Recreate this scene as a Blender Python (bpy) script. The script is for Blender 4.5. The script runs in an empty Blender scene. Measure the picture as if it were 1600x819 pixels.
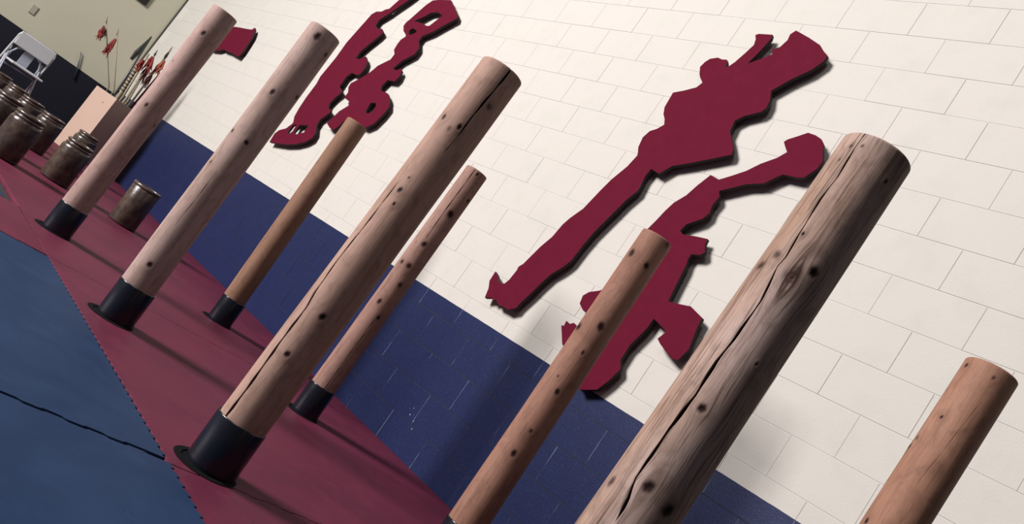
import bpy, bmesh, math, random
import numpy as np
from mathutils import Vector, Matrix
random.seed(7); rng = np.random.default_rng(7)
scene = bpy.context.scene
PI = math.pi
# ---------------------------------------------------------------- camera
CAM_R=[0.587104, -0.579941, 0.56478]
CAM_U=[-0.491384, 0.299128, 0.817964]
CAM_F=[0.643312, 0.757754, 0.109354]
cam_data = bpy.data.cameras.new('camera'); cam = bpy.data.objects.new('camera', cam_data)
scene.collection.objects.link(cam); scene.camera = cam
cam_data.sensor_width = 36.0; cam_data.lens = 1341.6 / 1600 * 36.0
cam_data.shift_x = 0.00085; cam_data.shift_y = 0.0010
cam_data.clip_start = 0.05; cam_data.clip_end = 100
CAM_Z = 0.7377
M = Matrix((CAM_R, CAM_U, [-v for v in CAM_F])).transposed().to_4x4()
M.translation = Vector((0, 0, CAM_Z)); cam.matrix_world = M
# ---------------------------------------------------------------- world, lights, exposure
w = bpy.data.worlds.new('room_light'); scene.world = w; w.use_nodes = True
w.node_tree.nodes['Background'].inputs[0].default_value = (0.80, 0.84, 1.0, 1)
w.node_tree.nodes['Background'].inputs[1].default_value = 0.035
def area(name, loc, target, size, power, col, size_y=None):
    l = bpy.data.lights.new(name, 'AREA'); l.energy = power; l.color = col; l.size = size
    if size_y: l.shape = 'RECTANGLE'; l.size_y = size_y
    o = bpy.data.objects.new(name, l); scene.collection.objects.link(o)
    o.location = loc
    o.rotation_euler = (Vector(target) - Vector(loc)).to_track_quat('-Z', 'Y').to_euler()
    return o
# the long lamp that lights the room from the far left
area('key_light', (-8.6, 7.9, 6.5), (2.6, 3.2, 1.2), 4.0, 1880, (1.0, 0.965, 0.955))
area('overhead_fill', (-0.6, 1.6, 4.6), (2.6, 2.4, 1.0), 1.6, 20, (1.0, 0.97, 0.95))  # weak fill added from above, no fitting seen there
vs = scene.view_settings
vs.view_transform = 'Standard'; vs.look = 'None'; vs.gamma = 1.0; vs.use_curve_mapping = False
vs.exposure = 1.25
# ---------------------------------------------------------------- material helpers
ALBEDO = 0.44        # paint and wood reflect this share of what the exposed photograph shows
def srgb(r, g, b):
    f = lambda c: c / 12.92 if c <= 0.04045 else ((c + 0.055) / 1.055) ** 2.4
    return (ALBEDO * f(r / 255), ALBEDO * f(g / 255), ALBEDO * f(b / 255), 1)
class NT:
    def __init__(s, name):
        s.m = bpy.data.materials.new(name); s.m.use_nodes = True
        s.t = s.m.node_tree; s.b = s.t.nodes['Principled BSDF']
    def n(s, typ, **kw):
        x = s.t.nodes.new(typ)
        for k, v in kw.items(): setattr(x, k, v)
        return x
    def l(s, a, b): s.t.links.new(a, b)
    def noise(s, vec, scale, detail=4, rough=0.55, dist=0.0):
        x = s.n('ShaderNodeTexNoise'); x.inputs['Scale'].default_value = scale
        x.inputs['Detail'].default_value = detail; x.inputs['Roughness'].default_value = rough
        x.inputs['Distortion'].default_value = dist
        if vec is not None: s.l(vec, x.inputs['Vector'])
        return x.outputs['Fac']
    def ramp(s, fac, stops):
        x = s.n('ShaderNodeValToRGB'); e = x.color_ramp.elements
        while len(e) < len(stops): e.new(0.5)
        for i, (p, c) in enumerate(stops): e[i].position = p; e[i].color = c if len(c) == 4 else (*c, 1)
        s.l(fac, x.inputs[0]); return x.outputs[0]
    def mix(s, fac, a, b, mode='MIX'):
        x = s.n('ShaderNodeMix', data_type='RGBA', blend_type=mode)
        for i, v in ((0, fac), (6, a), (7, b)):
            if hasattr(v, 'links') or isinstance(v, bpy.types.NodeSocket): s.l(v, x.inputs[i])
            else: x.inputs[i].default_value = v
        return x.outputs[2]
    def math(s, op, a, b=None, c=None, clamp=False):
        x = s.n('ShaderNodeMath', operation=op, use_clamp=clamp)
        for i, v in enumerate((a, b, c)):
            if v is None: continue
            if isinstance(v, bpy.types.NodeSocket): s.l(v, x.inputs[i])
            else: x.inputs[i].default_value = v
        return x.outputs[0]
    def pos(s): return s.n('ShaderNodeNewGeometry').outputs['Position']
    def obj(s): return s.n('ShaderNodeTexCoord').outputs['Object']
    def attr(s, name, out='Fac'):
        x = s.n('ShaderNodeAttribute'); x.attribute_name = name; return x.outputs[out]
    def mapping(s, vec, scale):
        x = s.n('ShaderNodeMapping'); s.l(vec, x.inputs['Vector']); x.inputs['Scale'].default_value = scale
        return x.outputs[0]
    def bump(s, h, strength, dist=0.002, prev=None):
        x = s.n('ShaderNodeBump'); x.inputs['Strength'].default_value = strength; x.inputs['Distance'].default_value = dist
        s.l(h, x.inputs['Height'])
        if prev is not None: s.l(prev, x.inputs['Normal'])
        return x.outputs[0]
    def out(s, col=None, rough=None, normal=None, spec=None):
        if col is not None:
            if isinstance(col, bpy.types.NodeSocket): s.l(col, s.b.inputs['Base Color'])
            else: s.b.inputs['Base Color'].default_value = col
        if rough is not None:
            if isinstance(rough, bpy.types.NodeSocket): s.l(rough, s.b.inputs['Roughness'])
            else: s.b.inputs['Roughness'].default_value = rough
        if normal is not None: s.l(normal, s.b.inputs['Normal'])
        if spec is not None: s.b.inputs['Specular IOR Level'].default_value = spec
        return s.m
def plain(name, col, rough=0.6, var=0.12, scale=30, bumpv=0.15, spec=None):
    t = NT(name); f = t.noise(t.obj(), scale)
    c2 = tuple(v * (1 - var) for v in col[:3]) + (1,)
    c = t.mix(f, col, c2)
    return t.out(c, rough, t.bump(f, bumpv, 0.002), spec)

PAINT_Z = 0.912
def wall_paint():
    t = NT('painted_block'); p = t.pos()
    sep = t.n('ShaderNodeSeparateXYZ'); t.l(p, sep.inputs[0])
    edge = t.math('MULTIPLY_ADD', t.noise(p, 9, 2), 0.004, sep.outputs['Z'])
    m = t.math('GREATER_THAN', edge, PAINT_Z + 0.002)
    big = t.noise(p, 1.1, 3); mid = t.noise(p, 7, 4); fine = t.noise(p, 190, 3)
    cream = t.mix(big, srgb(236, 231, 221), srgb(240, 233, 226))
    cream = t.mix(t.ramp(mid, [(0.50, (0, 0, 0)), (0.8, (1, 1, 1))]), cream, srgb(232, 227, 218))
    navy = t.mix(mid, srgb(36, 44, 84), srgb(42, 51, 94))
    navy = t.mix(t.ramp(fine, [(0.60, (0, 0, 0)), (0.72, (1, 1, 1))]), navy, srgb(70, 86, 130))
    col = t.mix(m, navy, cream)
    rough = t.mix(m, (0.42,) * 3 + (1,), (0.75,) * 3 + (1,))
    nb = t.bump(t.noise(p, 90, 5, 0.65), 0.30, 0.003)
    nb = t.bump(mid, 0.12, 0.01, nb)
    return t.out(col, rough, nb, 0.10)
def mortar_paint():
    t = NT('painted_mortar'); p = t.pos()
    sep = t.n('ShaderNodeSeparateXYZ'); t.l(p, sep.inputs[0])
    m = t.math('GREATER_THAN', sep.outputs['Z'], PAINT_Z)
    f = t.noise(p, 3.0, 3)
    cream = t.mix(f, srgb(236, 231, 222), srgb(246, 242, 234))
    return t.out(t.mix(m, srgb(9, 11, 28), cream), 0.8)
def bare_joint():
    t = NT('thinly_painted_joint'); p = t.pos()
    f = t.ramp(t.noise(p, 5.5, 2), [(0.48, srgb(20, 24, 50)), (0.66, srgb(140, 150, 180))])
    return t.out(f, 0.8)

def wood(name, light, mid, dark, streak=0.5, knotc=(70, 42, 38), seed=0.0, fine=1.0):
    t = NT(name); g = t.attr('grain', 'Vector')
    off = t.n('ShaderNodeVectorMath', operation='ADD'); t.l(g, off.inputs[0]); off.inputs[1].default_value = (seed, seed * .7, seed * 1.3)
    g = off.outputs[0]
    g1 = t.mapping(g, (55, 55, 2.6)); g2 = t.mapping(g, (170, 170, 6)); g3 = t.mapping(g, (7, 7, 2.2)); g4 = t.mapping(g, (320, 320, 60))
    n1 = t.noise(g1, 1, 5, 0.6, 0.6); n2 = t.noise(g2, 1, 4, 0.6); n3 = t.noise(g3, 1, 4, 0.55, 0.3); n4 = t.noise(g4, 1, 3, 0.6)
    base = t.mix(t.ramp(n3, [(0.33, (0, 0, 0)), (0.68, (1, 1, 1))]), srgb(*light), srgb(*mid))
    s1 = t.ramp(n1, [(0.50, (0, 0, 0)), (0.74, (1, 1, 1))])
    base = t.mix(t.math('MULTIPLY', s1, streak), base, srgb(*dark))
    s2 = t.ramp(n2, [(0.52, (0, 0, 0)), (0.74, (1, 1, 1))])
    base = t.mix(t.math('MULTIPLY', s2, streak * 0.55 * fine), base, srgb(*[int(c * .72) for c in dark]))
    base = t.mix(t.math('MULTIPLY', n4, 0.22), base, srgb(*[int(c * .8) for c in dark]))
    n5 = t.noise(t.mapping(g, (26, 26, 14)), 1, 4, 0.6, 0.8)
    base = t.mix(t.math('MULTIPLY', t.ramp(n5, [(0.48, (0, 0, 0)), (0.72, (1, 1, 1))]), 0.38), base, srgb(*[int(c * .92) for c in dark]))
    pt = t.attr('patch'); base = t.mix(pt, base, srgb(*[int(c * .70) for c in dark]))
    kn = t.attr('knot'); base = t.mix(kn, base, srgb(*knotc))
    kc = t.attr('core'); base = t.mix(kc, base, srgb(34, 20, 20))
    cr = t.attr('crack'); base = t.mix(cr, base, srgb(28, 15, 12))
    h = t.math('MULTIPLY_ADD', n2, 0.5, n1)
    nb = t.bump(h, 0.35, 0.0016); nb = t.bump(n4, 0.10, 0.001, nb)
    return t.out(base, 0.65, nb, 0.1)

MAT = {}
MAT['wall'] = wall_paint(); MAT['mortar'] = mortar_paint(); MAT['joint'] = bare_joint()
def back_paint():
    t = NT('back_wall_paint'); p = t.pos()
    sep = t.n('ShaderNodeSeparateXYZ'); t.l(p, sep.inputs[0])
    m = t.math('GREATER_THAN', sep.outputs['Z'], 0.855)
    mid = t.noise(p, 2.5, 4)
    up = t.mix(mid, srgb(250, 246, 218), srgb(240, 235, 208))
    lo = t.mix(mid, srgb(20, 24, 46), srgb(14, 17, 34))
    return t.out(t.mix(m, lo, up), 0.7, t.bump(t.noise(p, 60, 4), 0.2, 0.003), 0.3)
MAT['back'] = back_paint()
MAT['subfloor'] = plain('subfloor_concrete', srgb(24, 24, 28), 0.9)
def foam(name, a, b, c, scuff):
    t = NT(name); p = t.pos()
    n = t.noise(p, 2.2, 5, 0.6, 0.4); n2 = t.noise(p, 9, 5, 0.65); n3 = t.noise(p, 420, 2)
    col = t.mix(t.ramp(n, [(0.36, (0, 0, 0)), (0.66, (1, 1, 1))]), a, b)
    col = t.mix(t.math('MULTIPLY', t.ramp(n2, [(0.52, (0, 0, 0)), (0.70, (1, 1, 1))]), 0.55), col, c)
    n4 = t.noise(t.mapping(p, (26, 9, 9)), 1, 4, 0.7, 1.2)
    col = t.mix(t.math('MULTIPLY', t.ramp(n4, [(0.66, (0, 0, 0)), (0.74, (1, 1, 1))]), 0.6), col, scuff)
    nb = t.bump(n3, 0.12, 0.001); nb = t.bump(n, 0.15, 0.02, nb)
    return t.out(col, 0.6, nb, 0.12)
MAT['foam_maroon'] = foam('maroon_foam', srgb(128, 50, 76), srgb(112, 44, 70), srgb(136, 56, 80), srgb(74, 28, 46))
MAT['foam_blue'] = foam('blue_foam', srgb(44, 72, 112), srgb(36, 60, 98), srgb(52, 78, 116), srgb(26, 36, 66))
MAT['maroon_board'] = plain('maroon_painted_board', srgb(120, 27, 54), 0.8, 0.25, 14, 0.1, 0.04)
def abs_pipe():
    t = NT('black_pipe'); f = t.noise(t.mapping(t.obj(), (40, 40, 6)), 1, 4)
    return t.out(t.mix(f, srgb(26, 29, 42), srgb(18, 20, 30)), 0.22, t.bump(f, 0.12, 0.001), 0.5)
MAT['pipe'] = abs_pipe()
MAT['hole_shade'] = plain('mat_hole_shade', srgb(9, 8, 12), 0.9, spec=0.1)  # black that paints the darkness inside the hole around each sleeve
W_PINK = dict(light=(218, 184, 176), mid=(198, 164, 154), dark=(140, 106, 92))
MAT['wood1'] = wood('pale_pink_wood_far', streak=.45, seed=1.1, **W_PINK)
MAT['wood2'] = wood('pale_pink_wood', streak=.45, seed=2.3, light=(224, 192, 184), mid=(202, 170, 158), dark=(140, 112, 96))
MAT['wood4'] = wood('pale_split_wood', streak=.5, seed=3.7, light=(220, 180, 164), mid=(206, 166, 148), dark=(138, 102, 84))
MAT['wood5'] = wood('weathered_streaky_wood', streak=.95, seed=4.9, light=(232, 202, 192), mid=(198, 160, 138), dark=(96, 66, 52), fine=1.8)
MAT['wood7'] = wood('orange_brown_wood', streak=.5, seed=6.1, light=(204, 156, 132), mid=(190, 140, 116), dark=(118, 80, 64))
MAT['wood4b'] = wood('reddish_split_wood', streak=.5, seed=7.3, light=(202, 160, 146), mid=(190, 146, 132), dark=(122, 86, 74))
MAT['wood6'] = wood('orange_knotty_wood', streak=.5, seed=8.9, light=(196, 150, 130), mid=(182, 132, 112), dark=(116, 78, 66))
MAT['wood3'] = wood('smooth_tan_wood', streak=.4, seed=9.7, light=(182, 142, 120), mid=(168, 126, 104), dark=(120, 86, 68))
def jar_mat():
    t = NT('dirty_brown_jar'); p = t.obj(); n = t.noise(p, 16, 5, .65, .4); n2 = t.noise(p, 80, 3)
    col = t.ramp(n, [(0.3, srgb(56, 42, 38)), (0.5, srgb(84, 67, 59)), (0.72, srgb(112, 94, 80))])
    return t.out(col, 0.27, t.bump(t.math('ADD', n, n2), 0.35, 0.003), 0.5)
MAT['jar'] = jar_mat()
MAT['jar_rim'] = plain('jar_rim', srgb(104, 86, 78), 0.28, .3, 40)
MAT['jar_dark'] = plain('jar_inside', srgb(30, 24, 22), .8)
MAT['binwood'] = plain('bin_plywood', srgb(232, 196, 176), .6, .12, 5)
MAT['bindark'] = plain('dark_brown_backing', srgb(40, 30, 28), .8)  # plain dark brown, worn by the picture frame backing
MAT['white_plastic'] = plain('white_chair_plastic', srgb(252, 252, 255), .45, .08, 20)
MAT['grey_metal'] = plain('grey_chair_metal', srgb(206, 212, 230), .4, .1, 20)
MAT['bamboo'] = plain('pale_stick', srgb(182, 166, 138), .6, .35, 30)
MAT['dark_steel'] = plain('dark_steel', srgb(60, 62, 60), .4, .3, 30)
MAT['red_tassel'] = plain('red_tassel', srgb(186, 50, 40), .8, .4, 90, .5)
MAT['dark_red_tassel'] = plain('dark_red_tassel', srgb(120, 26, 28), .8, .4, 90, .5)
MAT['orange_tassel'] = plain('orange_tassel', srgb(206, 98, 68), .8, .4, 90, .5)
MAT['cream_tassel'] = plain('beige_cord', srgb(200, 184, 152), .8, .3, 60, .5)
MAT['board_edge'] = plain('dark_board_edge', srgb(40, 12, 22), 0.8)
MAT['black'] = plain('black_paint', srgb(18, 18, 20), .5)
MAT['plate'] = plain('switch_plate', srgb(218, 212, 190), .5)
MAT['rod'] = plain('blue_grey_rod', srgb(70, 84, 98), .4)
MAT['fleck'] = plain('bare_fleck', srgb(210, 210, 220), .8)

# ---------------------------------------------------------------- object helpers
def link(name, mesh, mat=None, parent=None, loc=None):
    o = bpy.data.objects.new(name, mesh); scene.collection.objects.link(o)
    if mat is not None and not mesh.materials: mesh.materials.append(mat)
    if parent is not None: o.parent = parent
    if loc is not None: o.location = loc
    return o
def thing(name, label, cat, loc=(0, 0, 0), rotz=0, group=None):
    o = bpy.data.objects.new(name, None); scene.collection.objects.link(o); o.empty_display_size = .1
    o.location = loc; o.rotation_euler = (0, 0, rotz); return tag(o, label, cat, group)
def tag(o, label, cat, group=None):
    o['label'] = label; o['category'] = cat
    if group: o['group'] = group
    return o
def struct(o): o['kind'] = 'structure'; return o
def bm_mesh(name, bm, smooth=False):
    me = bpy.data.meshes.new(name); bm.to_mesh(me); bm.free()
    if smooth:
        me.polygons.foreach_set('use_smooth', [True] * len(me.polygons))
    return me
def box_bm(bm, c, s, bevel=0.0):
    r = bmesh.ops.create_cube(bm, size=1.0); vs_ = r['verts']
    bmesh.ops.scale(bm, vec=s, verts=vs_); bmesh.ops.translate(bm, vec=c, verts=vs_)
    if bevel:
        es = list({e for v in vs_ for e in v.link_edges})
        bmesh.ops.bevel(bm, geom=es, offset=bevel, segments=2, affect='EDGES', profile=0.6)
    return bm
def lathe(profile, seg=48, wob=None):
    """profile: list of (r, z); closed shell around z"""
    bm = bmesh.new(); rings = []
    for i, (r, z) in enumerate(profile):
        if r < 1e-5: rings.append([bm.verts.new((0, 0, z))]); continue
        rings.append([bm.verts.new((r * math.cos(2 * PI * k / seg), r * math.sin(2 * PI * k / seg), z)) for k in range(seg)])
    for a, b in zip(rings[:-1], rings[1:]):
        for k in range(seg):
            k2 = (k + 1) % seg
            if len(a) == 1 and len(b) == 1: continue
            if len(a) == 1: bm.faces.new((a[0], b[k], b[k2]))
            elif len(b) == 1: bm.faces.new((a[k], a[k2], b[0]))
            else: bm.faces.new((a[k], a[k2], b[k2], b[k]))
    bmesh.ops.recalc_face_normals(bm, faces=bm.faces)
    return bm
def tube_bm(bm, pts, rad, seg=8, cap=True):
    """tube along a polyline; rad scalar or list"""
    pts = [Vector(p) for p in pts]; n = len(pts)
    rads = rad if isinstance(rad, (list, tuple)) else [rad] * n
    rings = []; up = Vector((0.123, 0.456, 0.88)).normalized()
    for i, p in enumerate(pts):
        d = (pts[min(i + 1, n - 1)] - pts[max(i - 1, 0)]).normalized()
        a = d.cross(up)
        if a.length < 1e-3: a = d.cross(Vector((1, 0, 0)))
        a.normalize(); b = d.cross(a)
        rings.append([bm.verts.new(p + (a * math.cos(2 * PI * k / seg) + b * math.sin(2 * PI * k / seg)) * rads[i]) for k in range(seg)])
    for a, b in zip(rings[:-1], rings[1:]):
        for k in range(seg):
            k2 = (k + 1) % seg; bm.faces.new((a[k], a[k2], b[k2], b[k]))
    if cap:
        bm.faces.new(rings[0][::-1]); bm.faces.new(rings[-1])
    return bm
def extrude_outline(name, loops, thick, bevel=0.0):
    """loops: [(a, b), ...] outer first, then holes, in a plane; returns a mesh with depth along local z"""
    cu = bpy.data.curves.new(name, 'CURVE'); cu.dimensions = '2D'; cu.fill_mode = 'BOTH'
    cu.extrude = thick / 2 - bevel; cu.bevel_depth = bevel; cu.bevel_resolution = 1; cu.offset = -bevel
    for lp in loops:
        sp = cu.splines.new('POLY'); sp.points.add(len(lp) - 1)
        for i, (a, b) in enumerate(lp): sp.points[i].co = (a, b, 0, 1)
        sp.use_cyclic_u = True
    o = bpy.data.objects.new(name, cu); scene.collection.objects.link(o)
    dg = bpy.context.evaluated_depsgraph_get()
    me = bpy.data.meshes.new_from_object(o.evaluated_get(dg)); me.name = name
    bpy.data.objects.remove(o); bpy.data.curves.remove(cu)
    return me
# ---------------------------------------------------------------- measured data (metres, floor at z = 0)
FIG={'A':[[(10.5101,2.3084),(10.349,2.3147),(10.1705,2.3192),(10.0024,2.327),(9.9601,2.3598),(9.9025,2.3309),(9.8392,2.2519),(9.8125,2.1534),(9.7894,2.0473),(9.799,1.9603),(9.945,1.9702),(10.136,1.9823),(10.3091,1.9819),(10.3857,1.9915),(10.4823,1.9575),(10.6889,1.9368),(10.8988,1.9581),(11.0242,2.1463),(10.9241,2.2608)]],'B':[[(7.7224,1.2647),(7.7446,1.3585),(7.7077,1.4066),(7.6072,1.4491),(7.5557,1.5128),(7.558,1.5319),(7.613,1.5856),(7.6423,1.6851),(7.6562,1.8016),(7.6541,1.9618),(7.6808,2.0407),(7.6528,2.2656),(7.6605,2.4469),(7.6123,2.6751),(7.5857,2.7957),(7.5331,2.8337),(7.4448,2.8423),(7.3959,2.8729),(7.3454,2.8841),(7.2866,2.9919),(7.2493,3.1295),(7.142,3.1892),(7.0125,3.1467),(7.119,3.0062),(7.2202,2.9023),(7.2823,2.8328),(7.3763,2.7528),(7.3725,2.6891),(7.2949,2.6535),(7.2268,2.6678),(7.1514,2.6328),(7.1683,2.587),(7.2442,2.4769),(7.2924,2.3948),(7.3031,2.3178),(7.2147,2.3185),(7.1476,2.3596),(7.0604,2.3171),(7.0173,2.2505),(7.0189,2.1771),(7.0748,2.1617),(7.174,2.1697),(7.2184,2.119),(7.2067,2.0097),(7.2199,2.0067),(7.1239,1.9796),(7.1057,1.9577),(7.1441,1.8998),(7.1689,1.8316),(7.151,1.7846),(7.077,1.7745),(7.0499,1.7551),(7.0854,1.7039),(7.1279,1.6572),(7.1177,1.5905),(7.0454,1.5321),(7.033,1.4731),(7.1051,1.4125),(7.2272,1.3581),(7.396,1.3135),(7.5943,1.2823)],[(7.5223,1.5033),(7.4691,1.528),(7.4451,1.425),(7.5266,1.4114)],[(7.4061,1.5316),(7.2551,1.5651),(7.2413,1.4872),(7.3337,1.4456),(7.4136,1.4323)]],'C':[[(6.8968,2.7359),(6.8367,2.6855),(6.7636,2.6564),(6.7392,2.6359),(6.7783,2.5979),(6.7828,2.5501),(6.7676,2.4862),(6.7124,2.4472),(6.7138,2.391),(6.8405,2.3012),(6.869,2.2501),(6.9047,2.1962),(6.9646,2.1438),(7.0654,2.0717),(7.0575,2.0244),(7.0566,2.0298),(7.0022,1.9814),(6.9992,1.9238),(6.8661,1.9035),(6.8403,1.8686),(6.9225,1.7889),(6.9736,1.6459),(6.8829,1.6202),(6.7934,1.6178),(6.754,1.666),(6.7325,1.7269),(6.6214,1.751),(6.3507,1.7396),(6.2705,1.795),(6.2348,1.899),(6.2289,1.9751),(6.3067,2.0459),(6.3908,2.0844),(6.4736,2.0909),(6.5253,2.0869),(6.5531,2.1319),(6.5301,2.1973),(6.4117,2.2068),(6.3953,2.2537),(6.4182,2.3105),(6.4612,2.3313),(6.5136,2.3061),(6.5832,2.3173),(6.5225,2.4054),(6.4121,2.4908),(6.4134,2.5541),(6.4957,2.6252),(6.4913,2.6716),(6.3868,2.7302),(6.2867,2.8144),(6.1841,2.893),(6.2025,2.9224),(6.3301,2.9913),(6.4617,3.0623),(6.6335,3.0523),(6.7295,3.0346),(6.7827,2.9775),(6.8214,2.9069),(6.8677,2.8159),(6.8959,2.7744)],[(6.7935,2.8047),(6.7111,2.8372),(6.616,2.9082),(6.5223,2.9268),(6.4161,2.9006),(6.5009,2.781),(6.5391,2.7766),(6.6319,2.7941),(6.7568,2.7992)],[(6.7524,2.705),(6.7187,2.7279),(6.6647,2.7201),(6.6213,2.7019),(6.6727,2.663),(6.7285,2.6655)],[(6.5346,1.9576),(6.4579,1.9727),(6.4247,1.9465),(6.419,1.8821),(6.4838,1.8576),(6.5216,1.8718)]],'D':[[(3.879,1.0379),(3.8997,1.0974),(3.9321,1.1392),(3.9359,1.2062),(3.8924,1.1884),(3.8512,1.1568),(3.8044,1.1681),(3.7889,1.2009),(3.7812,1.2708),(3.7864,1.2957),(3.7662,1.3233),(3.7277,1.4578),(3.6907,1.5441),(3.6767,1.6359),(3.6552,1.6897),(3.6075,1.7715),(3.5746,1.9082),(3.5496,1.9953),(3.5012,2.1018),(3.484,2.1832),(3.4924,2.2011),(3.5161,2.2353),(3.5316,2.3023),(3.5127,2.3522),(3.474,2.3761),(3.4435,2.413),(3.4669,2.4482),(3.498,2.477),(3.5237,2.5226),(3.5339,2.626),(3.4696,2.6523),(3.398,2.6887),(3.3765,2.7257),(3.4168,2.7562),(3.4364,2.7755),(3.4674,2.8249),(3.4564,2.8631),(3.4366,2.8889),(3.3868,2.9054),(3.3529,2.897),(3.3183,2.9004),(3.2984,2.8784),(3.2937,2.8481),(3.2763,2.8597),(3.2548,2.894),(3.2283,2.9598),(3.2072,3.0201),(3.2197,3.0583),(3.2413,3.0866),(3.224,3.0976),(3.1324,3.1027),(3.1227,3.0751),(3.1329,3.0258),(3.1405,2.9855),(3.1585,2.9219),(3.1702,2.8939),(3.1427,2.9112),(3.1011,2.9392),(3.0537,2.9763),(3.0705,3.0084),(3.0348,3.0305),(3.0172,3.0801),(3.025,3.1177),(3.0048,3.1477),(2.9006,3.112),(2.807,3.0741),(2.7626,3.0391),(2.7258,3.0158),(2.7259,2.9792),(2.7629,2.9164),(2.8404,2.842),(2.9124,2.7548),(2.881,2.6947),(2.8738,2.6468),(2.8881,2.6193),(2.9732,2.5725),(3.0078,2.536),(2.9941,2.4657),(2.9484,2.4206),(2.9021,2.3675),(2.8954,2.3372),(2.9797,2.2927),(3.1119,2.2258),(3.2051,2.1823),(3.2568,2.1157),(3.3285,2.1301),(3.3341,2.08),(3.3208,1.9919),(3.3169,1.9959),(3.3528,1.9082),(3.3845,1.7954),(3.4203,1.6679),(3.4358,1.5726),(3.4427,1.4675),(3.4712,1.4057),(3.5171,1.3435),(3.5418,1.2761),(3.5622,1.2036),(3.5953,1.1063),(3.597,1.0798),(3.647,1.0462),(3.712,1.0456),(3.7484,1.044),(3.7838,1.0601),(3.8016,1.0489),(3.8271,1.0587),(3.8508,1.0492)]],'E':[[(3.0927,1.8098),(3.0791,1.8592),(3.0644,1.9252),(3.0447,1.9844),(3.0004,2.0466),(2.9737,2.1195),(2.9373,2.1962),(2.8731,2.1842),(2.863,2.1904),(2.8129,2.2264),(2.7527,2.2725),(2.7018,2.3302),(2.6336,2.3859),(2.6016,2.4288),(2.6291,2.4539),(2.6545,2.48),(2.6429,2.4974),(2.6001,2.5279),(2.5586,2.559),(2.5119,2.5542),(2.4714,2.5408),(2.4431,2.5164),(2.4207,2.4713),(2.3917,2.4283),(2.3952,2.3829),(2.4314,2.3173),(2.4613,2.309),(2.5472,2.3052),(2.5809,2.2701),(2.6134,2.2323),(2.704,2.2008),(2.7547,2.1688),(2.8287,2.1237),(2.8088,2.0999),(2.8044,2.0927),(2.8125,2.0391),(2.8,1.992),(2.8172,1.9512),(2.8871,1.8932),(2.8989,1.8497),(2.8672,1.8367),(2.7877,1.8518),(2.718,1.86),(2.7137,1.8308),(2.6831,1.7883),(2.7007,1.7668),(2.7496,1.7532),(2.7508,1.7259),(2.7386,1.6921),(2.7336,1.6512),(2.7196,1.5584),(2.7088,1.4869),(2.6685,1.4904),(2.5749,1.5094),(2.4793,1.4813),(2.4754,1.4366),(2.4644,1.3901),(2.4451,1.317),(2.463,1.2479),(2.4918,1.2396),(2.553,1.2578),(2.6036,1.2766),(2.6354,1.294),(2.6153,1.3397),(2.6366,1.3516),(2.7218,1.3738),(2.7236,1.3193),(2.7557,1.1979),(2.7527,1.1136),(2.7214,1.0751),(2.7404,1.0024),(2.7722,0.9286),(2.8642,0.8833),(2.9255,0.913),(3.0073,0.9734),(3.1437,1.035),(3.227,1.1197),(3.2081,1.1243),(3.2146,1.1541),(3.1824,1.1469),(3.1595,1.1636),(3.13,1.1555),(3.0926,1.2058),(3.1054,1.2462),(3.1564,1.2458),(3.2038,1.2694),(3.2176,1.3165),(3.1937,1.3495),(3.1384,1.3794),(3.0903,1.4249),(3.102,1.5945),(3.1102,1.7438)]]}
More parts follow.
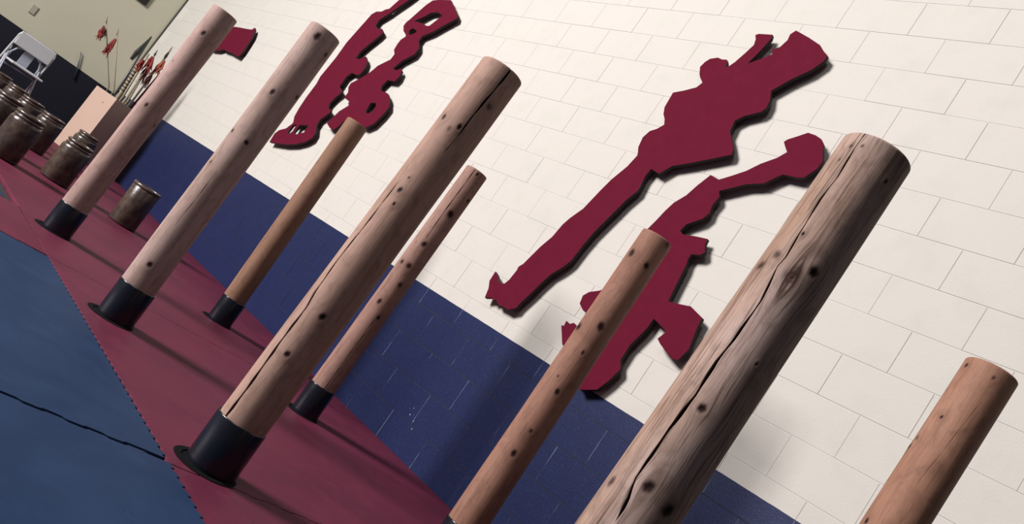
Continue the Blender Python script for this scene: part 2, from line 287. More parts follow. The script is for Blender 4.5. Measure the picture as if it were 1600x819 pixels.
POST={'1':{'b':[1.4453,4.9508],'t':[1.4548,4.948],'H':1.4993,'r0':0.073,'r1':0.075,'k':[(-2.208,1.327,0.0118,1),(-2.281,0.831,0.0103,0.9),(-0.816,0.762,0.007,0.7),(-2.849,1.109,0.007,0.4)],'c':[]},'2':{'b':[1.4561,3.6266],'t':[1.4483,3.6297],'H':1.5199,'r0':0.0758,'r1':0.0746,'k':[(-2.18,1.467,0.0151,1),(-1.107,1.43,0.0089,0.8),(-2.35,1.159,0.0109,1),(-0.943,1.208,0.0097,0.8),(-1.861,0.919,0.0087,1),(-3.087,0.929,0.0082,0.9),(-2.951,0.767,0.0068,0.6),(-2.14,0.275,0.0111,1)],'c':[[(-2.316,0.46,0.0021),(-2.188,0.751,0.0022)]]},'4':{'b':[1.4415,2.3124],'t':[1.4612,2.3],'H':1.5329,'r0':0.0796,'r1':0.0751,'k':[(-3.071,1.287,0.0076,1),(-2.184,1.284,0.0076,1),(-2.478,1.261,0.0079,0.35),(-2.628,1.017,0.0079,1),(-2.63,1.064,0.0039,0.7),(-2.465,0.971,0.0051,0.9),(-1.696,1.393,0.01,0.5),(-2.084,0.566,0.0096,1),(-2.324,0.417,0.0086,1)],'c':[[(-1.874,1.528,0.0044),(-2.017,1.331,0.004),(-2.029,1.315,0.003),(-2.011,1.249,0.002),(-2.097,1.176,0.0012)],[(-2.953,1.059,0.0016),(-2.975,0.964,0.0024),(-2.988,0.892,0.0028),(-3.084,0.719,0.0031),(-2.956,0.591,0.0035),(-2.88,0.563,0.0039),(-2.903,0.425,0.0042),(-2.852,0.299,0.0046),(-2.861,0.178,0.0049)],[(-3.018,0.702,0.0016),(-3.059,0.585,0.0016)]]},'5':{'b':[1.45,0.9924],'t':[1.4663,0.9683],'H':1.5393,'r0':0.0877,'r1':0.0737,'k':[(-2.586,1.202,0.0161,0.6),(-2.188,1.233,0.0099,1),(3.014,1.232,0.0082,0.6),(2.706,1.201,0.0096,0.7),(-2.965,1.291,0.0033,0.9),(-1.928,1.469,0.0044,0.8),(3.007,1.502,0.0038,0.6),(-2.974,1.508,0.0038,0.5),(2.938,1.467,0.0028,0.6),(-2.606,0.894,0.0079,1),(-2.613,0.716,0.0108,1),(-1.935,0.699,0.0107,1),(2.74,0.684,0.0098,0.6),(-2.116,1.022,0.0037,0.5)],'c':[[(-3.117,1.535,0.0028),(-3.137,1.498,0.0028),(-3.079,1.425,0.003),(-3.117,1.371,0.0033),(-3.065,1.289,0.003),(-3.0,1.233,0.0027),(-3.041,1.209,0.003),(-2.895,1.132,0.0037),(-2.898,1.083,0.0039),(-2.91,1.036,0.0049),(-2.966,0.985,0.0056),(-2.91,0.909,0.0061),(-2.984,0.828,0.0061),(-2.969,0.765,0.0048),(-2.98,0.715,0.0048),(-2.859,0.678,0.0053),(-2.783,0.625,0.006)],[(-3.038,0.906,0.0017),(-2.982,0.876,0.0015)],[(-2.862,0.735,0.0019),(-2.956,0.706,0.0017),(-2.934,0.67,0.0014)],[(2.75,0.677,0.0018),(2.717,0.699,0.0019)]]},'7':{'b':[2.543,1.0004],'t':[2.5523,0.9762],'H':1.5348,'r0':0.079,'r1':0.0749,'k':[(2.543,1.503,0.0059,1),(2.883,1.331,0.0047,1),(2.184,1.22,0.0073,1),(2.365,1.251,0.0073,0.5),(-2.589,1.497,0.0054,0.5),(-2.499,1.19,0.0176,0.35),(2.531,0.972,0.0072,1)],'c':[[(-2.511,1.421,0.0012),(-2.859,1.127,0.0016)]]},'4b':{'b':[2.5439,3.6573],'t':[2.5523,3.6514],'H':1.5197,'r0':0.0673,'r1':0.062,'k':[(-1.926,1.248,0.0158,1),(-2.238,1.044,0.0137,1),(-1.305,1.36,0.0099,0.9),(-2.026,1.497,0.0083,0.8),(-2.959,0.908,0.0114,0.8),(-2.223,0.909,0.0137,0.9),(-1.914,0.803,0.0104,0.8),(-2.494,0.678,0.0116,1),(-1.812,0.606,0.009,0.9),(2.548,1.336,0.0067,0.7)],'c':[[(-2.425,1.521,0.004),(-2.457,1.233,0.0039),(-2.388,1.058,0.0029)],[(-1.956,0.608,0.0026),(-1.979,0.191,0.0038)]]},'6':{'b':[2.5503,2.3314],'t':[2.5473,2.3347],'H':1.5405,'r0':0.078,'r1':0.0674,'k':[(3.027,1.421,0.0141,1),(-1.999,1.405,0.0107,1),(-2.253,1.101,0.0151,1),(2.778,1.055,0.014,0.9),(-2.276,0.976,0.008,0.7),(-2.261,0.794,0.0105,1),(-2.713,0.846,0.005,0.6),(-1.607,1.526,0.0115,0.5),(-2.378,0.505,0.0111,1),(-2.275,0.612,0.0074,0.7),(-2.543,0.593,0.0223,0.3)],'c':[]},'3':{'b':[2.5335,4.9653],'t':[2.5078,4.9784],'H':1.5096,'r0':0.0721,'r1':0.0724,'k':[(-1.55,1.074,0.016,0.2),(-1.179,0.87,0.012,0.2)],'c':[]}}
WX = 3.3344          # face of the block wall
BY = 13.08           # face of the back wall
CS = 0.2032; Z0 = 0.998; Y0 = 0.5962
def cam_px(p):
    v = Vector(p) - Vector((0, 0, CAM_Z)); d = v.dot(Vector(CAM_F))
    if d < 0.1: return None
    return 800 + 1341.6 * v.dot(Vector(CAM_R)) / d, 409.5 - 1341.6 * v.dot(Vector(CAM_U)) / d
# ---------------------------------------------------------------- floor
bm = bmesh.new(); box_bm(bm, (1.2, 6.0, -0.085), (9.0, 16.0, 0.12))
floor = struct(link('floor', bm_mesh('floor', bm), MAT['subfloor']))
# ---------------------------------------------------------------- right wall: painted concrete blocks
bm = bmesh.new(); box_bm(bm, (WX + 0.0018 + 0.1, 6.0, 1.875), (0.2, 14.4, 4.05))
wall_right = struct(link('wall_right', bm_mesh('wall_right', bm), MAT['mortar']))
def block_bm(bm, c, ly, lz):
    """block face with a chamfer; 5 faces chamfered towards the joints"""
    cx, cy, cz = c; g = 0.0007; ch = 0.0009; d = 0.03
    v = []
    for (x, k) in ((0, ch), (ch, 0), (d, 0)):
        hy = ly / 2 - g - k; hz = lz / 2 - g * 2.4 - k
        v.append([bm.verts.new((cx + x, cy + sy * hy, cz + sz * hz)) for sy, sz in ((-1, -1), (1, -1), (1, 1), (-1, 1))])
    bm.faces.new(v[0][::-1])
    for a, b in zip(v[:-1], v[1:]):
        for k in range(4):
            k2 = (k + 1) % 4; bm.faces.new((a[k], a[k2], b[k2], b[k]))
    return bm
bm = bmesh.new(); block_bm(bm, (0, 0, 0), 2 * CS, CS); bmesh.ops.recalc_face_normals(bm, faces=bm.faces)
block_mesh = bm_mesh('block', bm); block_mesh.materials.append(MAT['wall'])
cells = []
for row in range(-5, 14):
    zc = Z0 + (row + 0.5) * CS
    off = Y0 + (CS if row % 2 else 0.0)
    for j in range(-4, 34):
        y = off + j * 2 * CS + CS
        if y - CS < -1.0 or y + CS > BY + 0.05: continue
        q = cam_px((WX, y, zc)); vis = q is not None and -40 < q[0] < 1640 and -40 < q[1] < 859
        cells.append((y, zc, vis, math.hypot(y, WX)))
vis = sorted([c for c in cells if c[2]], key=lambda c: c[3])[:300]
visset = {(c[0], c[1]) for c in vis}
for y, zc, _, _ in vis:
    zlo = zc - CS / 2
    b = link('block', block_mesh, None, wall_right, (WX + random.uniform(-.0005, .0005), y, zc))
rest = bmesh.new()
for y, zc, _, _ in cells:
    if (y, zc) in visset: continue
    block_bm(rest, (WX, y, zc), 2 * CS, CS)
bmesh.ops.recalc_face_normals(rest, faces=rest.faces)
o = link('block_courses', bm_mesh('block_courses', rest), MAT['wall'], wall_right); o['kind'] = 'stuff'
# head joints of the navy band, thinly painted
bm = bmesh.new()
for row in range(-5, 1):
    z1 = Z0 + row * CS; z2 = min(z1 + CS, PAINT_Z) - .003
    off = Y0 + (CS if row % 2 else 0.0)
    for j in range(1, 13):
        y = off + j * 2 * CS
        if z2 - z1 < .02: continue
        box_bm(bm, (WX + 0.0014, y, (z1 + .004 + z2) / 2), (0.003, 0.0032, z2 - z1 - .004))
o = link('mortar_joint', bm_mesh('mortar_joint', bm), MAT['joint'], wall_right); o['kind'] = 'stuff'
bm = bmesh.new()
for (y, z, r) in ((3.905, .268, .0035), (3.90, .225, .005), (3.84, .21, .0035), (3.815, .17, .004), (3.87, .24, .002), (3.93, .25, .002)):
    bmesh.ops.create_icosphere(bm, subdivisions=1, radius=r, matrix=Matrix.Translation((WX - .0002, y, z)) @ Matrix.Diagonal((.3, 1, 1, 1)))
o = link('paint_chip', bm_mesh('paint_chip', bm), MAT['fleck'], wall_right); o['kind'] = 'stuff'
# ---------------------------------------------------------------- back wall
bm = bmesh.new(); box_bm(bm, (0.02, BY + .1, 1.875), (6.9, 0.2, 4.05))
wall_back = struct(link('wall_back', bm_mesh('wall_back', bm), MAT['back']))
bm = bmesh.new(); box_bm(bm, (WX - .012, BY - .012, 1.95), (.02, .02, 3.9), .004)  # added dark strip that draws the corner line where the walls meet
o = struct(link('corner_line_1', bm_mesh('corner_line_1', bm), plain('dark_corner_line', srgb(96, 92, 80), .7)))
bm = bmesh.new(); box_bm(bm, (1.92, BY - .006, 1.15), (.075, .012, .12), .003)
o = link('switch_plate', bm_mesh('switch_plate', bm), MAT['plate']); tag(o, 'small cream switch plate on the far beige wall above the chair', 'switch plate')
t = thing('picture_frame', 'black picture frame cut off by the top edge, hung on the far beige wall', 'frame', (2.74, BY - .012, 2.25))
bm = bmesh.new()
for s in (-1, 1):
    box_bm(bm, (s * .185, 0, 0), (.03, .024, .30), .003); box_bm(bm, (0, 0, s * .140), (.34, .024, .03), .003)
link('frame', bm_mesh('frame', bm), MAT['black'], t)
bm = bmesh.new(); box_bm(bm, (0, .006, 0), (.35, .006, .26)); link('backing', bm_mesh('backing', bm), MAT['bindark'], t)
bm = bmesh.new(); tube_bm(bm, [(2.665, BY - .02, 1.06), (2.74, BY - .02, .87), (2.80, BY - .015, .70)], [.006, .009, .010])
o = link('metal_rod', bm_mesh('metal_rod', bm, True), MAT['rod']); tag(o, 'thin blue-grey rod fixed on the far wall beside the chair', 'rod')
# ---------------------------------------------------------------- foam mats
SEAM_X = 1.262
def seam(y0, y1, amp=.0065, per=.052):
    pts = []; n = max(1, int(round((y1 - y0) / per)))
    for i in range(n):
        a = y0 + (y1 - y0) * i / n; h = (y1 - y0) / n
        pts += [(a, -amp * .2), (a + h * .38, -amp), (a + h * .46, amp), (a + h * .88, amp * .3)]
    pts.append((y1, 0)); return pts
def mat_slab(name, x0, x1, y0, y1, mat, label, group=None, tooth=None, z=0.0, cross=True, skew=0):
    th = .024; g = .0016; loop = []
    def xs(y, off): return off
    # right side upwards or left side, with teeth where it meets the other colour
    if tooth == 'right': right = [(SEAM_X + dx - g, y) for y, dx in seam(y0 + .006, y1 - .006)]
    else: right = [(x1 - g, y0 + .006), (x1 - g, y1 - .006)]
    if tooth == 'left': left = [(SEAM_X + dx + g, y) for y, dx in seam(y0 + .006, y1 - .006)][::-1]
    else: left = [(x0 + g, y1 - .006), (x0 + g, y0 + .006)]
    def crossline(xa, xb, y, s):
        if not cross: return []
        k0, k1 = math.ceil(min(xa, xb) / .03) + 1, math.floor(max(xa, xb) / .03) - 1
        out = [(k * .03 + (.009 if k % 2 else -.009), y + .0045 * (1 if (k // 2) % 2 else -1) + .002 * math.sin(k * .51)) for k in range(k0, k1)]
        return out if xb > xa else out[::-1]
    top = crossline(right[-1][0], left[0][0], y1 - g * 1.5, 1); bot = crossline(left[-1][0], right[0][0], y0 + g * 1.5, -1)
    loop = right + top + left + bot
    me = extrude_outline(name, [loop], th, .0012)
    o = link(name, me, mat, None, (0, 0, z - th / 2)); tag(o, label, 'mat', group); return o
Y = [-1.2, .22, 2.215, 4.2, 6.2, 8.2, 10.2, 13.06]
mlab = ['maroon foam floor mat behind the viewer, under the rightmost tall stakes', 'maroon foam floor mat under the nearest and thickest split stake', 'maroon foam floor mat around the black sleeve of the large central split stake',
        'maroon foam floor mat under the far left stake and the smooth tan stake', 'maroon foam floor mat under the two nearest brown jars', 'maroon foam floor mat under the back row of brown jars', 'maroon foam floor mat against the far wall']
for i in range(7):
    if i == 0: continue
    mat_slab('foam_mat', SEAM_X, WX - .004, Y[i], Y[i + 1], MAT['foam_maroon'], mlab[i], 'maroon foam mats along the wall', tooth='left')
mat_slab('foam_mat', .25, SEAM_X, .22, 2.215, MAT['foam_blue'], 'blue foam floor mat in the bottom left corner, nearest the viewer', 'blue foam mats', tooth='right', z=.003)
mat_slab('foam_mat', .25, SEAM_X, 2.235, 4.19, MAT['foam_blue'], 'blue foam floor mat at the left edge, beyond the jagged blue seam', 'blue foam mats', tooth='right', z=0)
mat_slab('foam_mat', .25, SEAM_X, 4.2, 5.12, MAT['foam_maroon'], 'maroon foam strip mat at the left edge between two blue mats', 'maroon foam mats along the wall', tooth='right')
mat_slab('foam_mat', 0.25, 1.185, 5.13, 7.1, MAT['foam_blue'], 'blue foam floor mat just showing at the left edge near the jars', 'blue foam mats')
# ---------------------------------------------------------------- wooden stakes
def make_log(name, d, mat, nu, nv, seed, parent, off):
    r_ = np.random.default_rng(seed)
    bx, by = d['b']; tx, ty = d['t']; H = d['H']; r0, r1 = d['r0'], d['r1']
    zs = np.concatenate([np.linspace(.01, H - .006, nv), H - .006 + .006 * np.sin(np.linspace(.25, 1, 5) * PI / 2)])
    nz = len(zs); th = np.arange(nu) * 2 * PI / nu
    th = th - .62 * np.sin(th)                     # columns crowd where the log faces the room
    T, Z = np.meshgrid(th, zs)                     # (nz, nu)
    face = math.atan2(-by, -bx); kk = [(0.0, face), (H, face)]
    longest = sorted(d['c'], key=lambda l: -abs(l[0][1] - l[-1][1]))[:2 if seed == 4 else 1]
    if longest: kk = sorted((p[1], p[0]) for l in longest for p in l)
    kk = [k for i, k in enumerate(kk) if i == 0 or k[0] > kk[i - 1][0] + .004]
    jit = lambda Z: .005 * np.sin(Z * 41 + seed) + .003 * np.sin(Z * 97 + 1)
    an = np.unwrap([k[1] for k in kk]); T = T + np.interp(Z, [k[0] for k in kk], an) + jit(Z)
    f = Z / H; R = r0 * (1 - f) + r1 * f
    # slow irregularities of a hand-peeled trunk
    for k in range(7):
        m = r_.integers(0, 4); ph = r_.uniform(0, 2 * PI); kz = r_.uniform(2, 13); pz = r_.uniform(0, 2 * PI)
        R = R * (1 + r_.uniform(.002, .0055) * np.cos(m * T + ph) * np.sin(kz * Z + pz))
    edge = np.clip((Z - (H - .006)) / .006, 0, 1); R = R - .006 * (1 - np.sqrt(1 - (edge * .98) ** 2))
    knot = np.zeros_like(R); core = np.zeros_like(R); patch = np.zeros_like(R); crack = np.zeros_like(R); warp = np.zeros_like(R); warpz = np.zeros_like(R)
    wrap = lambda a: (a + PI) % (2 * PI) - PI
    rr = .5 * (r0 + r1)
    extra = [(r_.uniform(0.9, 5.2) - 2.6, r_.uniform(.3, H - .1), r_.uniform(.003, .006), .8) for _ in range(0)]   # knots on the hidden side
    for (kt, kz, kr, ks) in list(d['k']) + extra:
        kr *= 1.2
        u = wrap(T - kt) * rr; v = (Z - kz) / 1.25
        D = np.sqrt(u * u + v * v) + kr * (.07 * np.sin(2 * np.arctan2(v, u) + kz * 40) + .04 * np.sin(5 * np.arctan2(v, u) + kz * 90))
        if kr > .012 or (ks <= .3):
            if ks <= .4:
                patch = np.maximum(patch, ks * 1.6 * np.exp(-(D / (kr * 1.1)) ** 2) * (0.6 + .4 * np.sin(u * 900 + 3 * np.sin(Z * 200)))); continue
        q = np.clip(1.25 - D / kr, 0, 1); q = q * q * (3 - 2 * q)
        if kr > .010 * 1.2 and ks < .7:           # pale ringed knot
            ring = .5 + .5 * np.cos(D / kr * 13)
            knot = np.maximum(knot, q * (.42 + .45 * ring))
            patch = np.maximum(patch, .45 * np.exp(-(D / (kr * 1.3)) ** 2))
            core = np.maximum(core, .5 * np.exp(-(D / (kr * .16)) ** 2))
        else:
            knot = np.maximum(knot, np.clip(q * ks * 1.15, 0, 1))
            core = np.maximum(core, ks * .9 * np.exp(-(D / (kr * .55)) ** 2))
        patch = np.maximum(patch, .25 * ks * np.exp(-(u / (kr * 1.8)) ** 2 - ((Z - kz) / (kr * 3.2)) ** 2))
        R = R + .0016 * ks * np.exp(-(D / (kr * 1.9)) ** 2) - (.0028 * ks * np.exp(-(D / (kr * .7)) ** 2))
        s = kr * 1.5
        warp += -np.sign(u) * kr * .9 * (1 - np.exp(-np.abs(u) / (kr * .4))) * np.exp(-(np.abs(u) / (kr * 3.2))) * np.exp(-((Z - kz) / (kr * 3.5)) ** 2)
    for line in d['c']:
        ts = np.array([p[0] for p in line]); zz = np.array([p[1] for p in line]); ws = np.array([p[2] for p in line])
        o_ = np.argsort(zz); ts, zz, ws = ts[o_], zz[o_], ws[o_]
        lo, hi = zz[0], zz[-1]
        if hi > H - .06: hi = H + .1
        if lo < .30: lo = -1
        ct = np.interp(Z, zz, np.unwrap(ts)) + jit(Z)
        cw = {4: 1.15, 7: .45}.get(seed, .70) * np.interp(Z, zz, ws)
        fade = np.clip((Z - lo) / .03, 0, 1) * np.clip((hi - Z) / .03, 0, 1)
        cw = cw * (.85 + .3 * np.sin(Z * 63 + seed * 2)) * fade
        u = np.abs(wrap(T - ct)) * R
        h = np.maximum(cw * .5, .0005)
        q = np.clip(1.7 - u / h, 0, 1) * (fade > .02)
        crack = np.maximum(crack, np.clip(q * 1.5, 0, 1) * np.clip(fade * 3, 0, 1) * np.clip(cw / .0016, .35, 1))
        R = R - np.clip(cw * 1.6, 0, .007) * q
    cx = (bx * (1 - f) + tx * f) - off[0]; cy = (by * (1 - f) + ty * f) - off[1]
    V = np.stack([cx + R * np.cos(T), cy + R * np.sin(T), Z], -1).reshape(-1, 3)
    nvt = nz * nu
    # saw-cut end caps
    top = np.array([[tx - off[0], ty - off[1], H]]); bot = np.array([[bx - off[0], by - off[1], .01]])
    V = np.concatenate([V, top, bot])
    i = np.arange(nz - 1)[:, None] * nu; j = np.arange(nu)[None, :]; j2 = (j + 1) % nu
    Q = np.stack([i + j, i + j2, i + nu + j2, i + nu + j], -1).reshape(-1, 4)
    last = (nz - 1) * nu; ja = np.arange(nu); jb = (ja + 1) % nu
    T1 = np.stack([last + ja, last + jb, np.full(nu, nvt)], -1); T2 = np.stack([jb, ja, np.full(nu, nvt + 1)], -1)
    me = bpy.data.meshes.new(name)
    me.vertices.add(len(V)); me.vertices.foreach_set('co', V.astype(np.float32).ravel())
    loops = np.concatenate([Q.ravel(), T1.ravel(), T2.ravel()]).astype(np.int32)
    starts = np.concatenate([np.arange(len(Q)) * 4, len(Q) * 4 + np.arange(2 * nu) * 3]).astype(np.int32)
    me.loops.add(len(loops)); me.loops.foreach_set('vertex_index', loops)
    me.polygons.add(len(starts)); me.polygons.foreach_set('loop_start', starts)
    me.update(calc_edges=True); me.validate()
    sm = np.ones(len(me.polygons), dtype=bool); sm[len(Q):] = False; me.polygons.foreach_set('use_smooth', sm)
    def put(nm, a, cap=0):
        at = me.attributes.new(nm, 'FLOAT', 'POINT'); at.data.foreach_set('value', np.concatenate([a.ravel(), [cap, cap]]).astype(np.float32))
    put('knot', knot, .25); put('core', core); put('crack', np.clip(crack, 0, 1)); put('patch', np.clip(patch, 0, .8), .2)
    u_ = T + warp / rr + .05 * np.sin(Z * 3 + seed)
    G = np.stack([rr * np.cos(u_), rr * np.sin(u_), Z], -1).reshape(-1, 3)
    G = np.concatenate([G, [[0, 0, H], [0, 0, 0]]])
    at = me.attributes.new('grain', 'FLOAT_VECTOR', 'POINT'); at.data.foreach_set('vector', G.astype(np.float32).ravel())
    return link('log', me, mat, parent)
STAKES = [
 ('5', 'wood5', 340, 820, 'thickest wooden stake, weathered grey-brown and nearest the viewer, with long split and ringed knots', 5),
 ('4', 'wood4', 256, 560, 'large pale wooden stake in the middle with two long splits, beside the blue mat corner', 4),
 ('7', 'wood7', 256, 520, 'orange-brown wooden stake at the right edge with a black stain down its side', 7),
 ('2', 'wood2', 224, 420, 'pale pinkish thick stake second from the left with a round knot near its top', 2),
 ('1', 'wood1', 208, 380, 'pale pinkish stake leftmost of the row, standing in front of the weapon bin', 1),
 ('4b', 'wood4b', 192, 400, 'slim reddish split stake partly hidden behind the large central stake', 14),
 ('6', 'wood6', 224, 480, 'slim orange knotty stake in front of the lower right maroon wall figure', 6),
 ('3', 'wood3', 144, 300, 'slim smooth tan stake without splits, third from the left', 3),
]
for key, mk, nu, nv, label, seed in STAKES:
    d = POST[key]; off = d['b']
    t = thing('wooden_stake', label, 'stake', (off[0], off[1], 0), group='wooden training stakes in black sockets')
    make_log('log', d, MAT[mk], nu, nv, seed, t, off)
    r = d['r0'] + .0035; h = .166
    bm = lathe([(r + .002, .0), (r + .002, .010), (r + .0015, .03), (r + .001, h - .003), (r, h), (r - .0022, h), (r - .0030, h - .003), (r - .0030, .004)], 64)
    s = link('sleeve', bm_mesh('sleeve', bm, True), MAT['pipe'], t)
    s['label'] = 'black plastic pipe sleeve'
    fr = r + .024
    bm = lathe([(0, .0005), (fr, .0005), (fr + .001, .0015), (fr - .002, .003), (r + .0005, .0032)], 64)  # thin black disc painted as the dark of the hole cut in the mat
    bmesh.ops.translate(bm, vec=(-.021, -.006, 0), verts=bm.verts)
    link('hole_shade', bm_mesh('hole_shade', bm), MAT['hole_shade'], t)
# ---------------------------------------------------------------- cut-out wall figures
FIGS = [
 ('D', 'large maroon cut-out wall figure at upper right with a long leg reaching down left'),
 ('E', 'maroon cut-out wall figure behind the knotty orange stake, one arm reaching up right'),
 ('B', 'long blade-shaped maroon cut-out wall figure right of the second pale stake'),
 ('C', 'small winding maroon cut-out wall figure above the slim tan stake'),
 ('A', 'maroon cut-out wall piece sticking out behind the leftmost stake')]
STAND = {'D': [(3.28, 2.56), (2.99, 2.92), (3.58, 1.62)], 'E': [(2.99, 2.02), (2.80, 1.10), (2.59, 2.42)],
         'B': [(7.46, 2.42), (7.56, 1.88)], 'C': [(6.89, 2.08), (6.57, 2.56)], 'A': [(10.25, 2.17)]}
for key, label in FIGS:
    loops = FIG[key]; ys = [p[0] for p in loops[0]]; zs = [p[1] for p in loops[0]]
    cy, cz = sum(ys) / len(ys), min(zs)
    th = .022
    me = extrude_outline('cut_out', [[(cy - y, z - cz) for y, z in lp] for lp in loops], th, .0012)
    # local x -> -y, local y -> z, local z -> -x
    me.transform(Matrix(((0, 0, -1, 0), (-1, 0, 0, 0), (0, 1, 0, 0), (0, 0, 0, 1))))
    t = thing('wall_figure', label, 'wall figure', (WX - .058 + th / 2, cy, cz), group='maroon cut-out figures on the wall')
    me.materials.clear(); me.materials.append(MAT['maroon_board']); me.materials.append(MAT['board_edge'])
    for p in me.polygons: p.material_index = 0 if abs(p.normal.x) > .6 else 1
    link('cut_out', me, None, t)
    for (y, z) in STAND[key]:
        bm = bmesh.new(); L_ = .058 - th
        box_bm(bm, (th / 2 + L_ / 2, y - cy, z - cz), (L_, .025, .025)); link('spacer', bm_mesh('spacer', bm), MAT['black'], t)
# ---------------------------------------------------------------- jars
def jar_parts(kind):
    R = .112
    if kind == 'necked':
        body = [(0, 0), (R - .012, 0), (R - .003, .006), (R, .014), (R - .003, .022), (R, .030), (R, .278), (R - .004, .292), (R - .012, .302), (R - .018, .306)]
        neck = [(R - .020, .304), (R - .012, .307), (R - .010, .312), (R - .013, .317), (R - .020, .320), (R - .020, .327), (R - .012, .331), (R - .010, .338), (R - .012, .346), (R - .017, .350), (R - .024, .350), (R - .026, .342)]
    else:
        body = [(0, 0), (R - .010, 0), (R - .002, .006), (R + .001, .014), (R - .003, .024), (R, .032), (R, .318), (R - .005, .326)]
        neck = [(R - .006, .322), (R + .001, .325), (R + .004, .331), (R + .004, .346), (R, .351), (R - .008, .352), (R - .010, .344)]
    return body, neck
def make_jar(name, label, kind, loc, rz=0):
    t = thing(name, label, 'jar', loc, rz, 'brown training jars on the maroon mats')
    body, neck = jar_parts(kind)
    link('body', bm_mesh('body', lathe(body, 56), True), MAT['jar'], t)
    link('rim', bm_mesh('rim', lathe(neck, 56), True), MAT['jar_rim'], t)
    z = neck[-1][1] - .012; rr = neck[-1][0]
    link('fill', bm_mesh('fill', lathe([(0, z + .006), (rr * .6, z + .003), (rr + .004, z)], 32), True), MAT['jar_dark'], t)
    return t
def dup(root, label, loc, rz):
    r = root.copy(); scene.collection.objects.link(r); r.location = loc; r.rotation_euler = (0, 0, rz); r['label'] = label
    for ch in list(root.children):
        c = ch.copy(); scene.collection.objects.link(c); c.parent = r
    return r
make_jar('training_jar', 'straight-sided brown jar without a neck, standing alone right of the leftmost stake', 'straight', (2.37, 6.92, 0))
j0 = make_jar('training_jar', 'brown necked jar just left of the leftmost stake base, bright glint at its foot', 'necked', (1.845, 7.14, 0))
for lab, loc in (('large brown necked jar at the left edge, front of the cluster', (1.375, 6.72, 0)),
                 ('brown jar cut by the left edge, behind the front cluster jar', (1.335, 7.42, 0)),
                 ('dark brown jar right behind the front cluster jar, nearer of the two', (1.875, 8.45, 0)),
                 ('dark brown jar in the middle of the back cluster, between chair and front jars', (1.775, 8.98, 0)),
                 ('dark brown jar just below the folding chair legs', (1.735, 9.60, 0)),
                 ('farthest brown jar at the left edge, under the folding chair', (1.66, 10.3, 0)),
                 ('dark brown jar standing against the base of the pale weapon bin', (2.40, 9.25, 0))):
    dup(j0, lab, loc, random.uniform(0, 6))
# ---------------------------------------------------------------- weapon bin
A = Vector((2.54, 10.80)); B = Vector((2.70, 10.43)); e1 = (B - A).normalized(); e2 = Vector((-e1.y, e1.x))
if e2.x < 0: e2 = -e2
w1 = (B - A).length; w2 = .36; Hb = .80
cen = (A + B) / 2 + e2 * w2 / 2; ang = math.atan2(e1.y, e1.x)
t = thing('weapon_bin', 'tall pale plywood bin holding tasselled sticks by the far wall', 'bin', (cen.x, cen.y, 0), ang)
th = .018
def sh(e): return 1 if (Vector((math.cos(ang + PI / 2), math.sin(ang + PI / 2))).dot(e2) > 0) else -1
s2 = sh(e2)
for nm, c, s in (('side_panel', (0, -s2 * (w2 / 2 - th / 2), Hb / 2), (w1, th, Hb)), ('side_panel', (0, s2 * (w2 / 2 - th / 2), Hb / 2), (w1, th, Hb)),
                 ('end_panel', (w1 / 2 - th / 2, 0, Hb / 2), (th, w2 - 2 * th, Hb)), ('end_panel', (-w1 / 2 + th / 2, 0, Hb / 2), (th, w2 - 2 * th, Hb))):
    bm = bmesh.new(); box_bm(bm, c, s, .002); link(nm, bm_mesh(nm, bm), MAT['binwood'], t)
bm = bmesh.new(); box_bm(bm, (0, 0, .03), (w1 - 2 * th, w2 - 2 * th, .02)); link('bottom_panel', bm_mesh('bottom_panel', bm), MAT['binwood'], t)
bm = bmesh.new(); bmesh.ops.create_uvsphere(bm, u_segments=10, v_segments=6, radius=.008, matrix=Matrix.Translation((.05, -s2 * (w2 / 2), Hb - .12)) @ Matrix.Diagonal((1, .3, 1, 1)))
link('screw', bm_mesh('screw', bm), MAT['black'], t)
# weapons: (bottom, top, radius, kind, tassels)
def tassel_bm(p, q, r):
    bm = bmesh.new(); p = Vector(p); q = Vector(q)
    rr = random.Random(int(p.x * 1e4 + q.z * 1e4))
    for k in range(14):
        j = Vector([rr.uniform(-1, 1) for _ in range(3)]) * r; j2 = Vector([rr.uniform(-1, 1) for _ in range(3)]) * r * 1.5
        tube_bm(bm, [p + j * .3, (p + q) / 2 + j, q + j2], [r * .30, r * .34, r * .10], 5)
    return bm
cz = Hb
def weapon(name, label, cat, base, top, rad, shaft_mat, tassels=(), head=None, group=None):
    base = Vector(base); top = Vector(top)
    # carry the shaft down inside the bin to its bottom panel
    fx, fy = cen.x, cen.y
    foot = Vector((base.x + (fx - base.x) * .5, base.y + (fy - base.y) * .5, .045))
    t = thing(name, label, cat, tuple(foot), 0, group)
    bm = bmesh.new(); tube_bm(bm, [Vector((0, 0, 0)), base - foot, top - foot], [rad, rad, rad * .8], 8)
    link('shaft', bm_mesh('shaft', bm, True), MAT[shaft_mat], t)
    for (p, q, r, m) in tassels:
        link('tassel', bm_mesh('tassel', tassel_bm(Vector(p) - foot, Vector(q) - foot, r)), MAT[m], t)
    if head:
        p, q, r, m = head; p = Vector(p) - foot; q = Vector(q) - foot
        bm = bmesh.new(); tube_bm(bm, [p, p * .7 + q * .3, q], [r * .6, r, r * .12], 6)
        link('blade', bm_mesh('blade', bm), MAT[m], t)
    return t
weapon('spear', 'thin spear with a red tassel, leftmost and tallest in the bin', 'spear', (2.63, 10.72, .86), (2.183, 10.7, 1.449), .007, 'bamboo',
       [((2.215, 10.7, 1.365), (2.225, 10.68, 1.25), .028, 'red_tassel'), ((2.20, 10.7, 1.38), (2.255, 10.68, 1.30), .02, 'dark_red_tassel')], ((2.20, 10.7, 1.42), (2.165, 10.7, 1.50), .010, 'bamboo'))
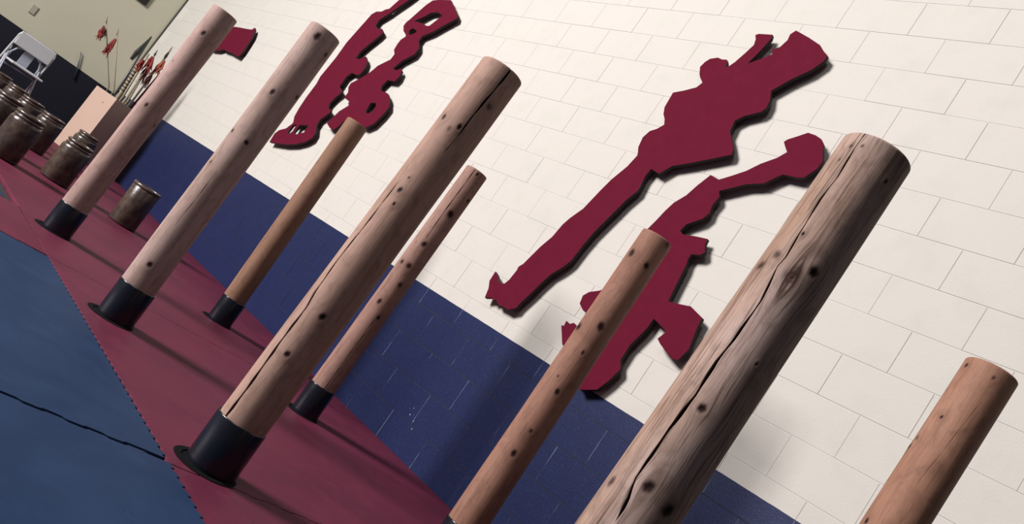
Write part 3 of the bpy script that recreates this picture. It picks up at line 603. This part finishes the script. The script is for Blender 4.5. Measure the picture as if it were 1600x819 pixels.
weapon('spear', 'thin spear with a drooping red tassel, second from the left in the bin', 'spear', (2.67, 10.62, .86), (2.346, 10.7, 1.424), .008, 'bamboo',
       [((2.375, 10.7, 1.345), (2.372, 10.68, 1.15), .030, 'red_tassel')], ((2.36, 10.7, 1.38), (2.33, 10.7, 1.47), .010, 'bamboo'))
weapon('steel_staff', 'dark steel jointed staff leaning to the corner behind the tassels', 'staff', (2.70, 10.62, .88), (2.654, 10.7, 1.608), .013, 'dark_steel', [],
       ((2.632, 10.7, 1.264), (2.654, 10.7, 1.62), .032, 'dark_steel'))
t = weapon('segmented_whip', 'beige stick with dark ticks like a ladder, in the bin', 'stick', (2.74, 10.60, .88), (2.706, 10.6, 1.24), .024, 'cream_tassel')
for k in range(8):
    f = (k + .5) / 8; b0 = Vector(t.location); p = Vector((2.738 - .032 * f, 10.6, .90 + .33 * f)) - b0
    bm = bmesh.new(); tube_bm(bm, [p - Vector((0, 0, .006)), p + Vector((0, 0, .006))], .028, 8); link('band', bm_mesh('band', bm), MAT['black'], t)
weapon('stick', 'plain pale stick between the ladder-marked stick and the red tassels', 'stick', (2.77, 10.56, .86), (2.708, 10.55, 1.431), .012, 'bamboo',
       [((2.707, 10.55, 1.33), (2.70, 10.53, 1.21), .030, 'red_tassel')])
weapon('spear', 'short spear with bright red tassel and dark tip, middle of the bin', 'spear', (2.84, 10.56, .86), (2.759, 10.55, 1.492), .011, 'bamboo',
       [((2.765, 10.55, 1.42), (2.79, 10.53, 1.26), .036, 'red_tassel'), ((2.79, 10.55, 1.30), (2.81, 10.53, 1.12), .028, 'dark_red_tassel')], ((2.765, 10.55, 1.44), (2.755, 10.55, 1.53), .012, 'dark_steel'))
weapon('spear', 'spear with an orange tassel and black tip, nearest the leftmost stake', 'spear', (2.875, 10.55, .87), (2.864, 10.55, 1.624), .012, 'bamboo',
       [((2.884, 10.55, 1.47), (2.885, 10.53, 1.27), .032, 'orange_tassel'), ((2.875, 10.55, 1.24), (2.87, 10.53, 1.12), .028, 'dark_red_tassel')], ((2.87, 10.55, 1.47), (2.862, 10.55, 1.66), .016, 'black'))
weapon('stick', 'short dark red stick low on the right side of the bin', 'stick', (2.92, 10.58, .90), (2.93, 10.55, 1.30), .012, 'dark_red_tassel')
weapon('stick', 'thin beige stick left of the dark red one in the bin', 'stick', (2.80, 10.52, .86), (2.775, 10.52, 1.20), .014, 'cream_tassel')
weapon('stick', 'black short club stub low in the bin beside the ladder-marked stick', 'club', (2.74, 10.62, .80), (2.74, 10.62, .90), .035, 'black')
# ---------------------------------------------------------------- folding chair
t = thing('folding_chair', 'white folding chair in front of the dark band of the far wall', 'chair', (2.10, 12.45, .013), math.radians(4))
def bar(name, pts, r, mat, p=None):
    bm = bmesh.new(); tube_bm(bm, pts, r, 10); return link(name, bm_mesh(name, bm, True), MAT[mat], p or t)
hw = .235
arch = [(-hw, .10, .0), (-hw, .02, .43), (-hw + .002, -.03, .74)] + [(-hw + .06 - .06 * math.cos(a), -.035, .76 + .06 * math.sin(a)) for a in np.linspace(.2, PI / 2, 4)]
arch += [(-x, y, z) for x, y, z in arch[::-1]]
bar('back_frame', arch, .014, 'white_plastic')
bm = bmesh.new(); box_bm(bm, (0, -.035, .735), (hw * 2 - .01, .028, .19), .012)
link('backrest', bm_mesh('backrest', bm), MAT['white_plastic'], t)
bm = bmesh.new(); box_bm(bm, (0, -.21, .445), (.40, .40, .026), .012); link('seat', bm_mesh('seat', bm), MAT['white_plastic'], t)
bar('rear_leg', [(-.205, -.36, 0), (-.205, .06, .60)], .012, 'grey_metal'); bar('rear_leg', [(.205, -.36, 0), (.205, .06, .60)], .012, 'grey_metal')
bar('stretcher', [(-.205, -.30, .09), (.205, -.30, .09)], .009, 'grey_metal'); bar('stretcher', [(-hw, .03, .38), (hw, .03, .38)], .009, 'grey_metal')
bm = bmesh.new(); box_bm(bm, (0, .0, .57), (.13, .012, .24), .004); link('splat', bm_mesh('splat', bm), MAT['grey_metal'], t)
for s in (-1, 1):
    bar('brace', [(s * .19, .005, .40), (s * .185, .0, .54), (s * .15, -.01, .62), (s * .07, -.015, .655)], .013, 'grey_metal')
    bar('front_leg', [(s * .215, .02, .50), (s * .225, -.16, .25), (s * .23, -.30, .0)], .011, 'white_plastic')
